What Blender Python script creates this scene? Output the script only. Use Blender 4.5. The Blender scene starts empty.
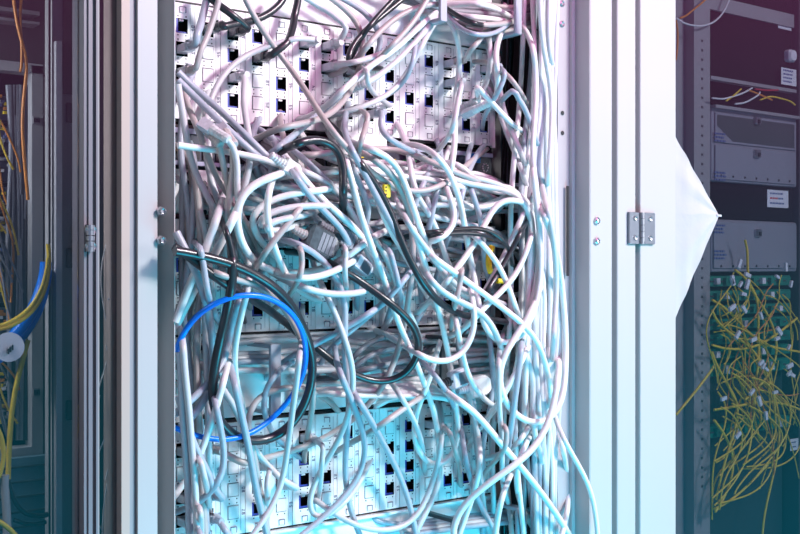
import bpy, bmesh, math, random
from mathutils import Vector, Matrix
random.seed(7)
C = bpy.context.scene
col = C.collection
H = 1.30                                  # height of the camera above the floor
F = 1111.1                                # focal length, photo pixels
CU, CV = -0.536, -1.117                   # camera, metres from the left end of the patch panels
CA, SA = 0.796, 0.605

def uu(px, v):
    s = (px - 400) / F
    return CU + (v - CV) * (SA + CA*s) / (CA - SA*s)
def at(px, py, v):
    u = uu(px, v)
    Y = SA*(u-CU) + CA*(v-CV)
    return Vector((u, v, H + (267-py)/F*Y))
def zz(px, py, v): return at(px, py, v).z
def proj(p):
    du, dv = p[0]-CU, p[1]-CV
    Y = SA*du + CA*dv
    return 400+F*(CA*du-SA*dv)/Y, 267-F*(p[2]-H)/Y

# ------------------------------------------------------------ materials
MATS = {}
def mat(name, c, rough=0.5, metal=0.0, spec=0.5, var=0.0, scale=30, trans=0.0, alpha=1.0, emit=None, es=0, bump=0.0, coat=0.0):
    if name in MATS: return MATS[name]
    m = bpy.data.materials.new(name); m.use_nodes = True
    nt = m.node_tree; b = nt.nodes['Principled BSDF']
    b.inputs['Base Color'].default_value = (*c, 1)
    b.inputs['Roughness'].default_value = rough
    b.inputs['Metallic'].default_value = metal
    b.inputs['Specular IOR Level'].default_value = spec
    b.inputs['Transmission Weight'].default_value = trans
    b.inputs['Alpha'].default_value = alpha
    b.inputs['Coat Weight'].default_value = coat
    if emit:
        b.inputs['Emission Color'].default_value = (*emit, 1); b.inputs['Emission Strength'].default_value = es
    if var or bump:
        tc = nt.nodes.new('ShaderNodeTexCoord'); n = nt.nodes.new('ShaderNodeTexNoise')
        n.inputs['Scale'].default_value = scale; n.inputs['Detail'].default_value = 4
        nt.links.new(tc.outputs['Object'], n.inputs['Vector'])
        if var:
            r = nt.nodes.new('ShaderNodeMapRange')
            r.inputs['To Min'].default_value = 1-var; r.inputs['To Max'].default_value = 1+var
            mx = nt.nodes.new('ShaderNodeVectorMath'); mx.operation = 'SCALE'
            mx.inputs[0].default_value = c
            nt.links.new(n.outputs['Fac'], r.inputs['Value']); nt.links.new(r.outputs['Result'], mx.inputs['Scale'])
            nt.links.new(mx.outputs['Vector'], b.inputs['Base Color'])
        if bump:
            bp = nt.nodes.new('ShaderNodeBump'); bp.inputs['Strength'].default_value = bump; bp.inputs['Distance'].default_value = .002
            nt.links.new(n.outputs['Fac'], bp.inputs['Height']); nt.links.new(bp.outputs['Normal'], b.inputs['Normal'])
    MATS[name] = m; return m
def glass_mat(name, tint, refl):
    m = bpy.data.materials.new(name); m.use_nodes = True
    nt = m.node_tree; nt.nodes.clear()
    o = nt.nodes.new('ShaderNodeOutputMaterial'); t = nt.nodes.new('ShaderNodeBsdfTransparent'); g = nt.nodes.new('ShaderNodeBsdfGlossy')
    mx = nt.nodes.new('ShaderNodeMixShader'); fr = nt.nodes.new('ShaderNodeLayerWeight'); pw = nt.nodes.new('ShaderNodeMath'); pw.operation = 'POWER'; ml = nt.nodes.new('ShaderNodeMath'); ml.operation = 'MULTIPLY_ADD'
    pw.inputs[1].default_value = 5; ml.inputs[1].default_value = .96*refl; ml.inputs[2].default_value = .04*refl
    t.inputs['Color'].default_value = (*tint, 1); g.inputs['Roughness'].default_value = 0.03
    nt.links.new(fr.outputs['Facing'], pw.inputs[0]); nt.links.new(pw.outputs[0], ml.inputs[0]); nt.links.new(ml.outputs[0], mx.inputs[0])
    nt.links.new(t.outputs[0], mx.inputs[1]); nt.links.new(g.outputs[0], mx.inputs[2]); nt.links.new(mx.outputs[0], o.inputs[0])
    return m
FRAME = mat('white_powder_coat', (.47, .47, .475), .45, var=.02, scale=8)
FRAMEG = mat('grey_powder_coat', (.30, .29, .30), .5, var=.04, scale=12)
MID = mat('mid_grey_frame', (.20,.19,.22), .4)
FRAMED = mat('dark_powder_coat', (.07, .065, .07), .5, var=.05)
TAN = mat('beige_edge_trim', (.50, .40, .35), .5)
PANEL = mat('white_panel_plastic', (.83, .83, .84), .4, var=.02, scale=20)
PLATE = mat('pale_manager_plate', (.82, .84, .85), .45, var=.04, scale=14)
MARK = mat('grey_print', (.16, .15, .22), .6)
DOT = mat('black_pin', (.02, .02, .025), .6)
BLACK = mat('black_interior', (.008, .008, .010), .8, spec=.08)
JACKB = mat('blue_jack_edge', (.04, .07, .42), .4)
SWITCH = mat('dark_switch_face', (.05, .06, .09), .35, var=.1)
SWEDGE = mat('pale_switch_strip', (.42, .46, .60), .35)
BLUEL = mat('blue_switch_label', (.02, .32, .75), .4)
YEL = mat('yellow_plastic', (.85, .62, .02), .4)
YELD = mat('yellow_fibre_jacket', (.80, .56, .05), .4, var=.15)
ORG = mat('orange_fibre_jacket', (.70, .26, .04), .4)
RED = mat('red_jacket', (.55, .04, .06), .4)
METAL = mat('steel', (.55, .57, .60), .28, metal=.9)
METALD = mat('dark_steel', (.20, .22, .26), .35, metal=.7)
RINGM = mat('grey_ring_plastic', (.38, .40, .46), .35)
RINGD = mat('dark_ring_plastic', (.035, .05, .06), .4)
CLEAR = mat('clear_plug_plastic', (.62, .62, .68), .15, spec=.7, var=.2, scale=300)
CLEARD = mat('smoky_plug_plastic', (.08, .10, .11), .12, spec=.8, var=.5, scale=220)
STICK = mat('white_sticker', (.78, .76, .80), .5)
BLUET = mat('blue_print', (.10, .14, .30), .5)
PURP = mat('grey_box_steel', (.27, .27, .31), .4, var=.05)
PURPD = mat('dark_box_window', (.07, .09, .09), .3)
TRAY = mat('green_splice_tray', (.02, .22, .15), .4, var=.15)
CLOTH = mat('white_fabric', (.50, .50, .51), .8, bump=.8, scale=30)
CM = {'g': mat('light_grey_jacket', (.60, .61, .63), .36, var=.08, scale=60),
      'w': mat('warm_grey_jacket', (.47, .43, .42), .38, var=.08, scale=60),
      'b': mat('cool_grey_jacket', (.40, .45, .52), .36, var=.14, scale=160),
      'h': mat('white_jacket', (.78, .78, .78), .34, var=.05, scale=60),
      'd': mat('mid_grey_jacket', (.24, .25, .28), .4, var=.1, scale=80),
      'k': mat('black_jacket', (.025, .028, .034), .28, spec=.6),
      'B': mat('blue_jacket', (.0, .20, .85), .3),
      'y': YELD, 'o': ORG, 'r': RED}
GLASS = glass_mat('door_glass', (.70, .72, .76), 1.8)

# ------------------------------------------------------------ mesh helpers
class MB:
    def __init__(s): s.v = []; s.f = []; s.m = []; s.sm = []; s.ms = []
    def mi(s, m):
        if m not in s.ms: s.ms.append(m)
        return s.ms.index(m)
    def add(s, vs, fs, m, smooth=False):
        b = len(s.v); s.v += [tuple(x) for x in vs]; k = s.mi(m)
        for f in fs: s.f.append([b+i for i in f]); s.m.append(k); s.sm.append(smooth)
    def box(s, a, b, m):
        x0, y0, z0 = a; x1, y1, z1 = b
        if x0 > x1: x0, x1 = x1, x0
        if y0 > y1: y0, y1 = y1, y0
        if z0 > z1: z0, z1 = z1, z0
        v = [(x0,y0,z0),(x1,y0,z0),(x1,y1,z0),(x0,y1,z0),(x0,y0,z1),(x1,y0,z1),(x1,y1,z1),(x0,y1,z1)]
        s.add(v, [(0,3,2,1),(4,5,6,7),(0,1,5,4),(1,2,6,5),(2,3,7,6),(3,0,4,7)], m)
    def bevbox(s, a, b, m, r=.001):
        """box with the four edges along Y (depth) chamfered and a chamfered front"""
        x0, y0, z0 = a; x1, y1, z1 = b
        def ring(y, i): return [(x0+i+r,y,z0+i),(x1-i-r,y,z0+i),(x1-i,y,z0+i+r),(x1-i,y,z1-i-r),(x1-i-r,y,z1-i),(x0+i+r,y,z1-i),(x0+i,y,z1-i-r),(x0+i,y,z0+i+r)]
        v = ring(y0, r*.6)+ring(y0+r, 0)+ring(y1, 0)
        f = [tuple(range(7,-1,-1)), tuple(range(16,24))]
        f = [tuple(range(8)), tuple(range(23,15,-1))]
        for k in (0, 8):
            for i in range(8): f.append((k+i, k+8+i, k+8+(i+1)%8, k+(i+1)%8))
        s.add(v, f, m)
    def prism(s, prof, z0, z1, m, smooth=False, mats=None):
        n = len(prof)
        v = [(p[0],p[1],z0) for p in prof]+[(p[0],p[1],z1) for p in prof]
        s.add(v, [(i,(i+1)%n,n+(i+1)%n,n+i) for i in range(n)], m, smooth)
        s.add(v, [tuple(range(n-1,-1,-1)), tuple(range(n,2*n))], m)
    def tube(s, pts, r, m, n=8, cap=True, r1=None):
        k = len(pts)
        if k < 2: return
        up = Vector((0.31, -0.9, 0.2)).normalized(); vs = []; fs = []
        prev = None
        for i, p in enumerate(pts):
            t = (pts[min(i+1,k-1)]-pts[max(i-1,0)])
            t = t.normalized() if t.length > 1e-9 else Vector((0,0,1))
            if prev is None:
                a = t.cross(up)
                if a.length < .1: a = t.cross(Vector((1,0,0)))
            else: a = prev - t*prev.dot(t)
            a.normalize(); prev = a; b = t.cross(a)
            rr = r if r1 is None else r+(r1-r)*i/(k-1)
            for j in range(n):
                an = 2*math.pi*j/n; vs.append(p+a*(math.cos(an)*rr)+b*(math.sin(an)*rr))
        for i in range(k-1):
            for j in range(n): fs.append((i*n+j, i*n+(j+1)%n, (i+1)*n+(j+1)%n, (i+1)*n+j))
        s.add(vs, fs, m, True)
        if cap: s.add(vs[:n], [tuple(range(n-1,-1,-1))], m); s.add(vs[-n:], [tuple(range(n))], m)
    def lathe(s, c, ax, prof, m, n=16):
        ax = Vector(ax).normalized(); a = ax.orthogonal().normalized(); b = ax.cross(a); vs = []; fs = []
        for (r, h) in prof:
            for j in range(n):
                an = 2*math.pi*j/n; vs.append(Vector(c)+ax*h+a*(math.cos(an)*r)+b*(math.sin(an)*r))
        for i in range(len(prof)-1):
            for j in range(n): fs.append((i*n+j, i*n+(j+1)%n, (i+1)*n+(j+1)%n, (i+1)*n+j))
        fs.append(tuple(range(n-1,-1,-1))); k = (len(prof)-1)*n; fs.append(tuple(range(k,k+n)))
        s.add(vs, fs, m, False)
    def build(s, name, parent=None, origin=None):
        me = bpy.data.meshes.new(name)
        o_ = Vector(origin) if origin is not None else (Vector((0,0,0)))
        wp = WP.get(parent, Vector((0,0,0))) if parent else Vector((0,0,0))
        if origin is None: o_ = wp
        me.from_pydata([tuple(Vector(v)-o_) for v in s.v], [], s.f)
        for m in s.ms: me.materials.append(m)
        me.polygons.foreach_set('material_index', s.m); me.polygons.foreach_set('use_smooth', s.sm)
        me.update()
        bm = bmesh.new(); bm.from_mesh(me); bmesh.ops.recalc_face_normals(bm, faces=bm.faces) if len(me.polygons) < 4000 else None
        bm.to_mesh(me); bm.free()
        o = bpy.data.objects.new(name, me); col.objects.link(o)
        if parent: o.parent = parent
        o.location = o_ - wp
        WP[o] = o_.copy()
        return o
WP = {}
def tag(o, label, cat, group=None, kind=None):
    o['label'] = label; o['category'] = cat
    if group: o['group'] = group
    if kind: o['kind'] = kind
    return o
def empty(name, loc):
    o = bpy.data.objects.new(name, None); col.objects.link(o); o.location = loc; o.empty_display_size = .05
    WP[o] = Vector(loc); return o
def struct(name, mb):
    o = mb.build(name); o['kind'] = 'structure'; return o
def catmull(P, step=.006):
    """resample a Catmull-Rom spline through tuples"""
    P = [Vector(p) for p in P]
    if len(P) == 2: P = [P[0], (P[0]+P[1])/2, P[1]]
    P = [P[0]*2-P[1]] + P + [P[-1]*2-P[-2]]
    out = []
    for i in range(1, len(P)-2):
        a, b, c, d = P[i-1:i+3]
        n = max(2, int((c-b).length/step))
        for k in range(n):
            t = k/n
            out.append(.5*((2*b)+(c-a)*t+(2*a-5*b+4*c-d)*t*t+(3*b-a-3*c+d)*t**3))
    out.append(P[-2]); return out

# ------------------------------------------------------------ room
BU = 3.2
m = MB(); m.box((-3,-1.9,-.1),(5,2.6,0), mat('grey_raised_floor', (.25,.26,.28), .5, var=.1, scale=3)); struct('floor', m)
m = MB(); m.box((-3,2.6,0),(5,2.7,2.9), mat('dark_far_wall', (.12,.11,.12), .8, var=.05, scale=2)); struct('wall_back', m)
m = MB(); m.box((-3.1,-3.2,0),(-3,2.6,2.9), MATS['dark_far_wall']); struct('wall_left', m)

m = MB(); m.box((1.47,-.06,0),(1.57,2.6,2.9), MATS['dark_far_wall']); struct('wall_right', m)
ZT, ZB = 2.10, 0.04
# ------------------------------------------------------------ main cabinet
cab = empty('server_cabinet', (.2, .3, 0))
tag(cab, 'open white server cabinet crammed with tangled grey patch cables', 'server cabinet')
V = -.10
m = MB()   # left post: white face, cove, thin rib
p = [(-.084, V), (-.0636, V), (-.0628, V+.0015), (-.0626, V+.056)]
for k in range(7):
    a = k/6*math.pi/2
    p.append((-.0560+.0105*math.sin(a), V+.056-.050*(1-math.cos(a))))
p += [(-.0450, V+.0008), (-.0437, V+.0015), (-.0437, -.02), (-.084, -.02)]
m.prism(p, ZB, ZT, FRAME); m.build('door_post', cab)
m = MB(); m.box((-.0918,V+.004,ZB),(-.0842,V+.04,ZT), mat('grey_seal', (.30,.30,.33), .45)); m.build('seal_strip', cab)
m = MB(); m.box((-.1004,V+.001,ZB),(-.0920,V+.045,ZT), TAN); m.build('edge_trim', cab)
# right post with drilled mounting flange
m = MB()
p = [(.5442,V+.034), (.5445,V+.0255),(.5500,V+.0255),(.5512,V+.028),(.5520,V+.026),(.5520,V+.001),(.5535,V),(.5945,V),(.5955,V+.002),(.5955,V+.05),(.5442,V+.05)]
m.prism(p, ZB, ZT, FRAME); m.build('side_post', cab)
m = MB(); m.box((.5225,V+.030,ZB),(.5440,V+.034,ZT), mat('galvanised_flange', (.42,.40,.42), .4, var=.05)); m.build('drilled_flange', cab)
m = MB(); m.prism([(.5972,V+.022),(.6055,V+.022),(.6055,V+.001),(.6065,V),(.6418,V),(.6430,V+.002),(.6430,V+.05),(.5972,V+.05)], ZB, ZT, FRAME)
m.build('side_panel_edge', cab)
for px, pys in ((561.8, (3.5, 24)),):
    for py in pys:
        m = MB(); c = at(px, py, V+.030); m.lathe(c, (0,-1,0), [(.0042,0),(.0042,.0012),(.0028,.0022),(.0016,.0012)], METAL); m.build('mounting_screw', cab)
for py in (113, 133, 560):
    m = MB(); c = at(562.5, py, V+.0295); m.lathe(c, (0,-1,0), [(.0030,0),(.0030,.0003)], DOT, 12); m.build('mounting_hole', cab)
m = MB()
a = at(568, 186, V+.0245); b = at(568, 276, V+.0245)
m.box((a.x-.0012,a.y,b.z),(a.x+.0022,a.y+.002,a.z), DOT)
m.build('mounting_slot', cab)
for (px, pys, vv) in ((161, (211.5, 240.5), V-.001), (596.3, (220.8, 241.2), V)):
    for py in pys:
        c = at(px, py, vv)
        m = MB(); m.lathe(c+Vector((0,.03 if px<200 else .0,0)), (0,-1,0), [(.0052,0),(.0052,.031 if px<200 else .001),(.0046,.034 if px<200 else .003),(.0030,.036 if px<200 else .0045),(.0022,.034 if px<200 else .003)], METAL, 6 if px<200 else 14)
        m.build('bolt', cab)
# inside of the cabinet
m = MB(); m.box((.600,-.05,ZB),(.606,.55,ZT), FRAMED); m.build('side_wall', cab)
m = MB(); m.box((-.10,-.02,ZB),(-.094,.55,ZT), FRAMED); m.build('side_wall', cab)
m = MB(); m.box((-.094,.544,ZB),(.600,.55,ZT), FRAMED); m.build('back_wall', cab)
m = MB(); m.box((-.10,-.05,ZT-.02),(.606,.55,ZT), FRAME); m.build('roof_plate', cab)
m = MB(); m.box((-.10,-.05,0),(.606,.55,ZB), FRAMEG); m.build('plinth', cab)
for (a, b) in ((-.034,-.016), (.4735,.4905)):
    m = MB(); m.box((a,.006,ZB),(b,.05,ZT), FRAMED); m.build('mounting_rail', cab)

# hinges
def hinge(parent, px0, px1, py0, py1, v, dark=METALD):
    a = at(px0, py1, v); b = at(px1, py0, v)
    h = MB(); mid = a.x+(b.x-a.x)*.46
    h.bevbox((a.x,v-.004,a.z),(mid-.003,v+.0,b.z), METALD, .0008)
    h.bevbox((mid+.003,v-.004,a.z),(b.x,v+.0,b.z), METALD, .0008)
    nk = 5; dz = (b.z-a.z)/nk
    for k in range(nk): h.lathe((mid,v-.004,a.z+k*dz+.0004), (0,0,1), [(.0042,0),(.0042,dz-.0008)], METAL, 12)
    o = h.build('hinge', parent)
    for fx in (.22, .80):
        for fz in (.2, .8):
            s_ = MB(); s_.lathe((a.x+(b.x-a.x)*fx, v-.004, a.z+(b.z-a.z)*fz), (0,-1,0), [(.0036,0),(.0030,.0016),(.0015,.0008)], METAL, 12); s_.build('hinge_screw', o)

# ------------------------------------------------------------ right neighbour cabinet
cr = empty('server_cabinet', (.95, .3, 0))
tag(cr, 'server cabinet behind glass with yellow fibre cables and grey steel boxes', 'server cabinet')
m = MB(); m.prism([(.6516,V+.002),(.6526,V),(.7273,V),(.7283,V+.001),(.7283,V+.03),(.6516,V+.03)], ZB, ZT, FRAME); o = m.build('door_frame', cr)
hinge(cr, 627, 653, 213, 244, V)
m = MB(); m.box((.7283,V+.012,ZB),(1.30,V+.016,ZT), GLASS); m.build('door_glass', cr)
m = MB(); m.box((1.30,V,ZB),(1.36,V+.03,ZT), FRAME); m.build('door_frame', cr)
VR = .06
m = MB()
a0, a1, a2 = uu(668,VR+.02), uu(694,VR), uu(710,VR)
m.box((a0-.1,VR+.02,ZB),(a1,VR+.024,ZT), FRAMEG); m.box((a1,VR,ZB),(a2,VR+.024,ZT), FRAMEG)
m.build('side_rail', cr)
m = MB()
for k in range(48):
    z = .93+k*.0159
    m.box(((a1+a2)/2-.0025,VR-.0006,z),((a1+a2)/2+.0025,VR+.001,z+.004), FRAMED)
m.build('rail_hole', cr)
m = MB(); m.box((a2-.02,.56,ZB),(1.45,.57,ZT), FRAMED); m.build('back_wall', cr)
m = MB(); m.box((1.44,-.06,ZB),(1.45,.56,ZT), FRAMED); m.build('side_wall', cr)
m = MB(); m.box((.66,-.06,ZT-.02),(1.45,.57,ZT), FRAME); m.build('roof_plate', cr)
m = MB(); m.box((.66,-.06,0),(1.45,.57,ZB), FRAMEG); m.build('plinth', cr)
m = MB(); e0 = uu(797.5,VR); m.box((e0+.004,VR,ZB),(e0+.03,VR+.03,ZT), FRAMED); m.build('mounting_rail', cr)
# equipment: flat-front units
def zr(py, v=VR, px=750): return zz(px, py, v)
L, R = uu(711,VR), uu(796.5,VR)
def zu(px, py): return zz(px, py, VR)
# black unit at the top
m = MB(); m.box((L,VR+.01,zu(711,76)),(R,VR+.3,zu(711,-30)), BLACK)
m.box((L,VR,zu(711,79)),(R,VR+.012,zu(711,75.5)), FRAMEG)
u1 = m.build('rack_unit'); tag(u1, 'tall black blank unit at the top of the glass-fronted cabinet', 'rack unit')
m = MB(); m.box((L,VR+.005,zu(711,8)),(R,VR+.05,zu(711,-6)), FRAMEG); tag(m.build('crossbar'), 'grey crossbar along the very top of the glass-fronted cabinet', 'crossbar')
def sticker(px0,py0,px1,py1,v,label,cm=BLUET,rows=3,logo=False):
    a = at(px0,py1,v); b = at(px1,py0,v); s = MB(); s.box((a.x,v-.0008,a.z),(b.x,v,b.z), STICK)
    w = b.x-a.x; h = b.z-a.z
    for r in range(rows):
        x = a.x+w*.12; z = b.z-h*(r+.9)/(rows+.6)
        for k in range(5):
            ww = w*random.uniform(.06,.14); s.box((x,v-.0012,z),(x+ww,v-.0008,z+h*.10), (RED if logo and r==1 and k<3 else cm)); x += ww+w*.03
    tag(s.build('sticker'), label, 'sticker')
sticker(778,17,791,28,VR+.009,'small white sticker high on the black unit behind glass')
sticker(781,70,796,84,VR-.001,'white printed label just above the small cable shelf',rows=4)
sticker(767,191,788,207,VR+.008,'white label with red line of print between the two grey boxes',logo=True)
m = MB(); c = at(788,56,VR+.009); m.bevbox((c.x-.012,VR-.004,c.z-.012),(c.x+.010,VR+.009,c.z+.010), STICK, .004); tag(m.build('cable_clip'), 'crumpled white clip on the black unit beside the sticker', 'clip')
# cable shelf
m = MB(); m.box((L,VR-.01,zu(711,108)),(R,VR+.2,zu(711,105)), FRAMEG); m.box((L,VR+.12,zu(711,105)),(R,VR+.13,zu(711,79)), BLACK)
tag(m.build('shelf'), 'narrow grey shelf carrying small cables above the upper box', 'shelf')
# upper box
def steelbox(y0, y1, windowed, label):
    t = empty('fibre_box', ((L+R)/2, VR, zu(711,y1)))
    tag(t, label, 'distribution box')
    z0, z1 = zu(711,y1), zu(711,y0)
    m = MB(); m.bevbox((L,VR,z0),(R,VR+.25,z1), PURP, .002); m.build('case', t)
    m = MB()
    if windowed:
        zm = zu(711,143)
        m.bevbox((L+.008,VR-.003,zm+.002),(R-.006,VR,z1-.008), PURP, .001)
        # dark window with a slanted lower left corner
        a = [(L+.012,z1-.012),(R-.012,z1-.012),(R-.012,zm+.006),(L+.055,zm+.006),(L+.012,zm+.030)]
        vs = [(x,VR-.0036,z) for x,z in a]; m.add(vs,[(4,3,2,1,0)],PURPD)
        m.bevbox((L+.008,VR-.003,z0+.004),(R-.006,VR,zm-.002), PURP, .001)
    else:
        m.bevbox((L+.004,VR-.003,z0+.006),(R-.004,VR,z1-.004), PURP, .001)
    f = m.build('front_door', t)
    for (px,py) in (((756,121),(756,154)) if windowed else ((757,233),)):
        m = MB(); c = at(px,py,VR-.003); m.bevbox((c.x-.008,VR-.009,c.z-.007),(c.x+.008,VR-.003,c.z+.007), METAL, .002)
        m.box((c.x-.003,VR-.0105,c.z-.005),(c.x+.003,VR-.009,c.z+.002), DOT); m.build('latch', f)
    m = MB()
    for (px,py) in (((714,134),(714,173)) if windowed else ((714,226),(714,252))):
        c = at(px,py,VR-.003)
        for r in range(3):
            x = c.x
            for k in range(4): w = random.uniform(.004,.008); m.box((x,VR-.0042,c.z-r*.006),(x+w,VR-.0032,c.z-r*.006+.003), BLUET); x += w+.0015
    m.build('print', f)
    m = MB()
    for k in range(7):
        x = L+(R-L)*(k+.7)/7.5; m.lathe((x,VR-.003,z0+.010),(0,-1,0),[(.002,0),(.002,.001)],DOT,8)
    m.build('screw', f)
    return t
steelbox(107, 181, True, 'grey steel box with a dark window in its upper door')
steelbox(219, 272, False, 'plain grey steel box with one latch above the yellow fibres')
m = MB(); m.box((L,VR+.008,zu(711,217.5)),(R,VR+.25,zu(711,182)), BLACK); tag(m.build('rack_unit'), 'black blank unit between the two grey steel boxes', 'rack unit')
# splice trays
for k, (y0,y1) in enumerate(((276,287),(291,302),(306,316),(320,331),(335,346),(350,361),(365,378),(428,440))):
    m = MB(); z0, z1 = zu(711,y1), zu(711,y0)
    m.bevbox((L,VR+.01,z0),(R-.002,VR+.25,z1), TRAY, .002); m.box((L+.01,VR+.008,(z0+z1)/2-.001),(R-.02,VR+.010,(z0+z1)/2+.001), FRAMED)
    for j in range(8):
        x = L+.02+j*.026; m.box((x,VR+.003,z0+.004),(x+.010,VR+.010,z1-.004), STICK if (j*7+k*3)%5==0 else TRAY)
    tag(m.build('splice_tray'), 'green fibre splice tray behind the yellow fibre tangle', 'splice tray', 'green splice trays in the glass-fronted cabinet')
m = MB(); m.box((L,VR+.03,zu(711,620)),(R,VR+.25,zu(711,380)), mat('deep_teal_unit', (.03,.05,.06), .5)); tag(m.build('rack_unit'), 'large dark unit at the foot of the glass-fronted cabinet', 'rack unit')
sticker(790,438,798,451,VR-.002,'pale green sticker low behind the glass by the right photo edge',rows=2)
sticker(752,384,757,398,VR-.03,'small green tag hanging in the yellow fibres') if False else None

# white pointed cloth
m = MB()
A_ = at(675.6,137,V+.0012); B_ = at(675.6,318,V+.0012); Mi = at(675.6,214,V+.0012); Ap = at(718.5,214.5,V-.018); Ap2 = at(718.5,217,V-.018)
N = 14; top = []; mid1 = []; bot = []
for k in range(N+1):
    t = k/N
    wob = .0016*math.sin(t*19)*(1-t)*min(1,t*5)
    top.append(A_.lerp(Ap,t)+Vector((0,wob,0))); mid1.append(Mi.lerp(Ap,t)+Vector((0,-.004*math.sin(t*math.pi),0.001*math.sin(t*14)))); bot.append(B_.lerp(Ap2,t)+Vector((0,wob,0)))
vs = top+mid1+bot
back = [v+Vector((0,.0015,0)) for v in vs]
# intermediate pleats
def strip(a, b, n, sgn):
    g = []
    for j in range(n+1):
        for k in range(N+1):
            t = j/n; p_ = a[k].lerp(b[k], t); p_ = p_+Vector((0, .0022*math.sin(t*9+k*.15)*math.sin(t*math.pi)*math.sin(math.pi*k/N), 0)); g.append(p_)
    return g
for a, b in ((top,mid1),(mid1,bot)):
    g = strip(a,b,8,1); W = N+1
    fs = [(j*W+k, j*W+k+1, (j+1)*W+k+1, (j+1)*W+k) for j in range(8) for k in range(N)]
    m.add(g, fs, CLOTH, True); m.add([x+Vector((0,.0014,0)) for x in g], fs, CLOTH, True)
m.box(Vector(Ap)+Vector((-.004,-.001,-.003)), Vector(Ap)+Vector((.006,.002,.0)), CLOTH)
tag(m.build('pointed_cloth'), 'pointed white fabric sheet jutting from the white frame over the glass', 'cloth')

# ------------------------------------------------------------ left neighbour seen through its glass door
cl = empty('server_cabinet', (-.45, .2, 0))
tag(cl, 'glass-doored cabinet at the far left with black and yellow cables inside', 'server cabinet')
m = MB()
for (a,b,dv) in ((84,86.5,.0),(86.5,89,.004),(89,93,.001),(93,96.2,.005),(96.2,98,.0),(98,101,.004)):
    m.box((uu(a,V),V+dv,ZB),(uu(b,V),V+.03,ZT), MID if dv<.002 else FRAMEG)
m.build('door_frame', cl)
hinge(cl, 84.5, 93.5, 225, 252, V-.002)
m = MB(); m.box((-.60,V+.012,ZB),(uu(84,V)-.0005,V+.016,ZT), GLASS); m.build('door_glass', cl)
m = MB(); m.box((uu(101,V)+.0005,V+.012,ZB),(-.1008,V+.016,ZT), GLASS); m.build('door_glass', cl)
m = MB(); m.box((uu(101,-.05)+.001,-.054,ZB),(-.1008,-.02,ZT), BLACK); m.build('side_wall', cl)
m = MB(); m.box((uu(105,-.056),-.0565,ZB),(uu(108,-.056),-.0545,ZT), mat('dark_strip', (.03,.03,.035), .6, spec=.2));m.build('inner_post', cl)
m = MB(); m.box((uu(52,-.02),-.016,ZB),(uu(84,-.02),-.010,ZT), mat('plain_grey_panel', (.30,.30,.32), .45)); m.build('inner_panel', cl)
m = MB(); m.box((uu(54,-.02),-.026,ZB),(uu(60,-.02),-.0165,zz(57,42,-.02)), mat('pale_steel', (.5,.5,.52), .45)); m.build('inner_post', cl)
m = MB(); m.box((uu(48.5,-.01),-.02,ZB),(uu(52,-.02),.0,ZT), FRAME); m.build('inner_post', cl)
m = MB(); m.box((uu(64,-.02),-.018,zz(70,94,-.02)),(uu(83,-.02),-.0165,ZT), FRAMED); m.build('inner_panel', cl)
for (px,py,r) in ((77,211,.006),(77,241,.006)):
    m = MB(); m.lathe(at(px,py,-.016),(0,-1,0),[(r,0),(r*.9,.002),(r*.4,.003)],FRAMED,16); m.build('lock_knob', cl)
for (px,py) in ((70,113),(70,258),(70,410)):
    m = MB(); c = at(px,py,-.016); m.bevbox((c.x-.0045,-.0195,c.z-.010),(c.x+.0035,-.016,c.z+.010), FRAMED, .001); m.build('latch_plate', cl)
# distant rack opening
VL = .03
X0, X1, X2 = uu(-30,VL), uu(32,VL), uu(43,VL)
ztop = zz(20,64,VL); zbot = zz(20,448,VL)
m = MB(); m.box((X0,VL,ztop-.008),(X2,VL+.02,ztop+.002), FRAME); m.box((X1,VL,ZB),(X2,VL+.02,ztop), FRAME); m.box((X0,VL,zbot-.012),(X1,VL+.02,zbot), FRAME)
m.build('rack_frame', cl)
m = MB(); m.box((X0-.2,VL+.10,ZB),(-.1005,VL+.11,ZT), BLACK); m.build('rack_back', cl)
m = MB(); m.box((X0-.1,VL+.01,ztop+.055),(X2,VL+.03,ztop+.059), FRAMEG); m.box((X0-.1,VL+.01,ztop+.045),(X2,VL+.03,ztop+.048), FRAMEG); m.box((X0-.1,VL+.05,ztop),(-.1005,VL+.06,ZT), FRAMED); m.build('cable_tray', cl)
for (y0,y1) in ((117,124),(388,396)):
    m = MB(); m.box((uu(32.5,VL),VL-.003,zz(35,y1,VL)),(uu(39,VL),VL,zz(35,y0,VL)), FRAMEG)
    for k in range(4): x = uu(33+k*1.5,VL); m.box((x,VL-.0035,zz(35,y1-1.5,VL)),(x+.001,VL-.003,zz(35,y0+1.5,VL)), DOT)
    m.build('rating_plate', cl)
for k in range(11):
    y0 = 92+k*31; m = MB()
    m.bevbox((X0+.01,VL+.03,zz(10,y0+26,VL)),(uu(12,VL+.03),VL+.08,zz(10,y0,VL)), SWITCH, .002)
    for j in range(14):
        c = at(-10+random.uniform(0,20), y0+3+random.uniform(0,20), VL+.03)
        m.box((c.x,VL+.027,c.z),(c.x+.004,VL+.03,c.z+.003), random.choice([STICK,BLUET,FRAMEG,ORG,YEL]))
    tag(m.build('rack_unit'), 'small dark network unit stacked in the far left rack', 'rack unit', 'network units in the far left rack')
# lower shelf with blue lines
m = MB()
m.box((X0,VL-.012,zz(20,640,VL)),(X2,VL-.002,zz(20,456,VL)), mat('blue_grey_box', (.18,.30,.36), .4))
for k in range(5):
    z = zz(20,468+k*15,VL-.012); m.box((X0,VL-.0135,z),(X2,VL-.012,z+.002), FRAMED)
tag(m.build('lower_box'), 'blue grey ribbed box under the far left rack opening', 'box')

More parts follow.
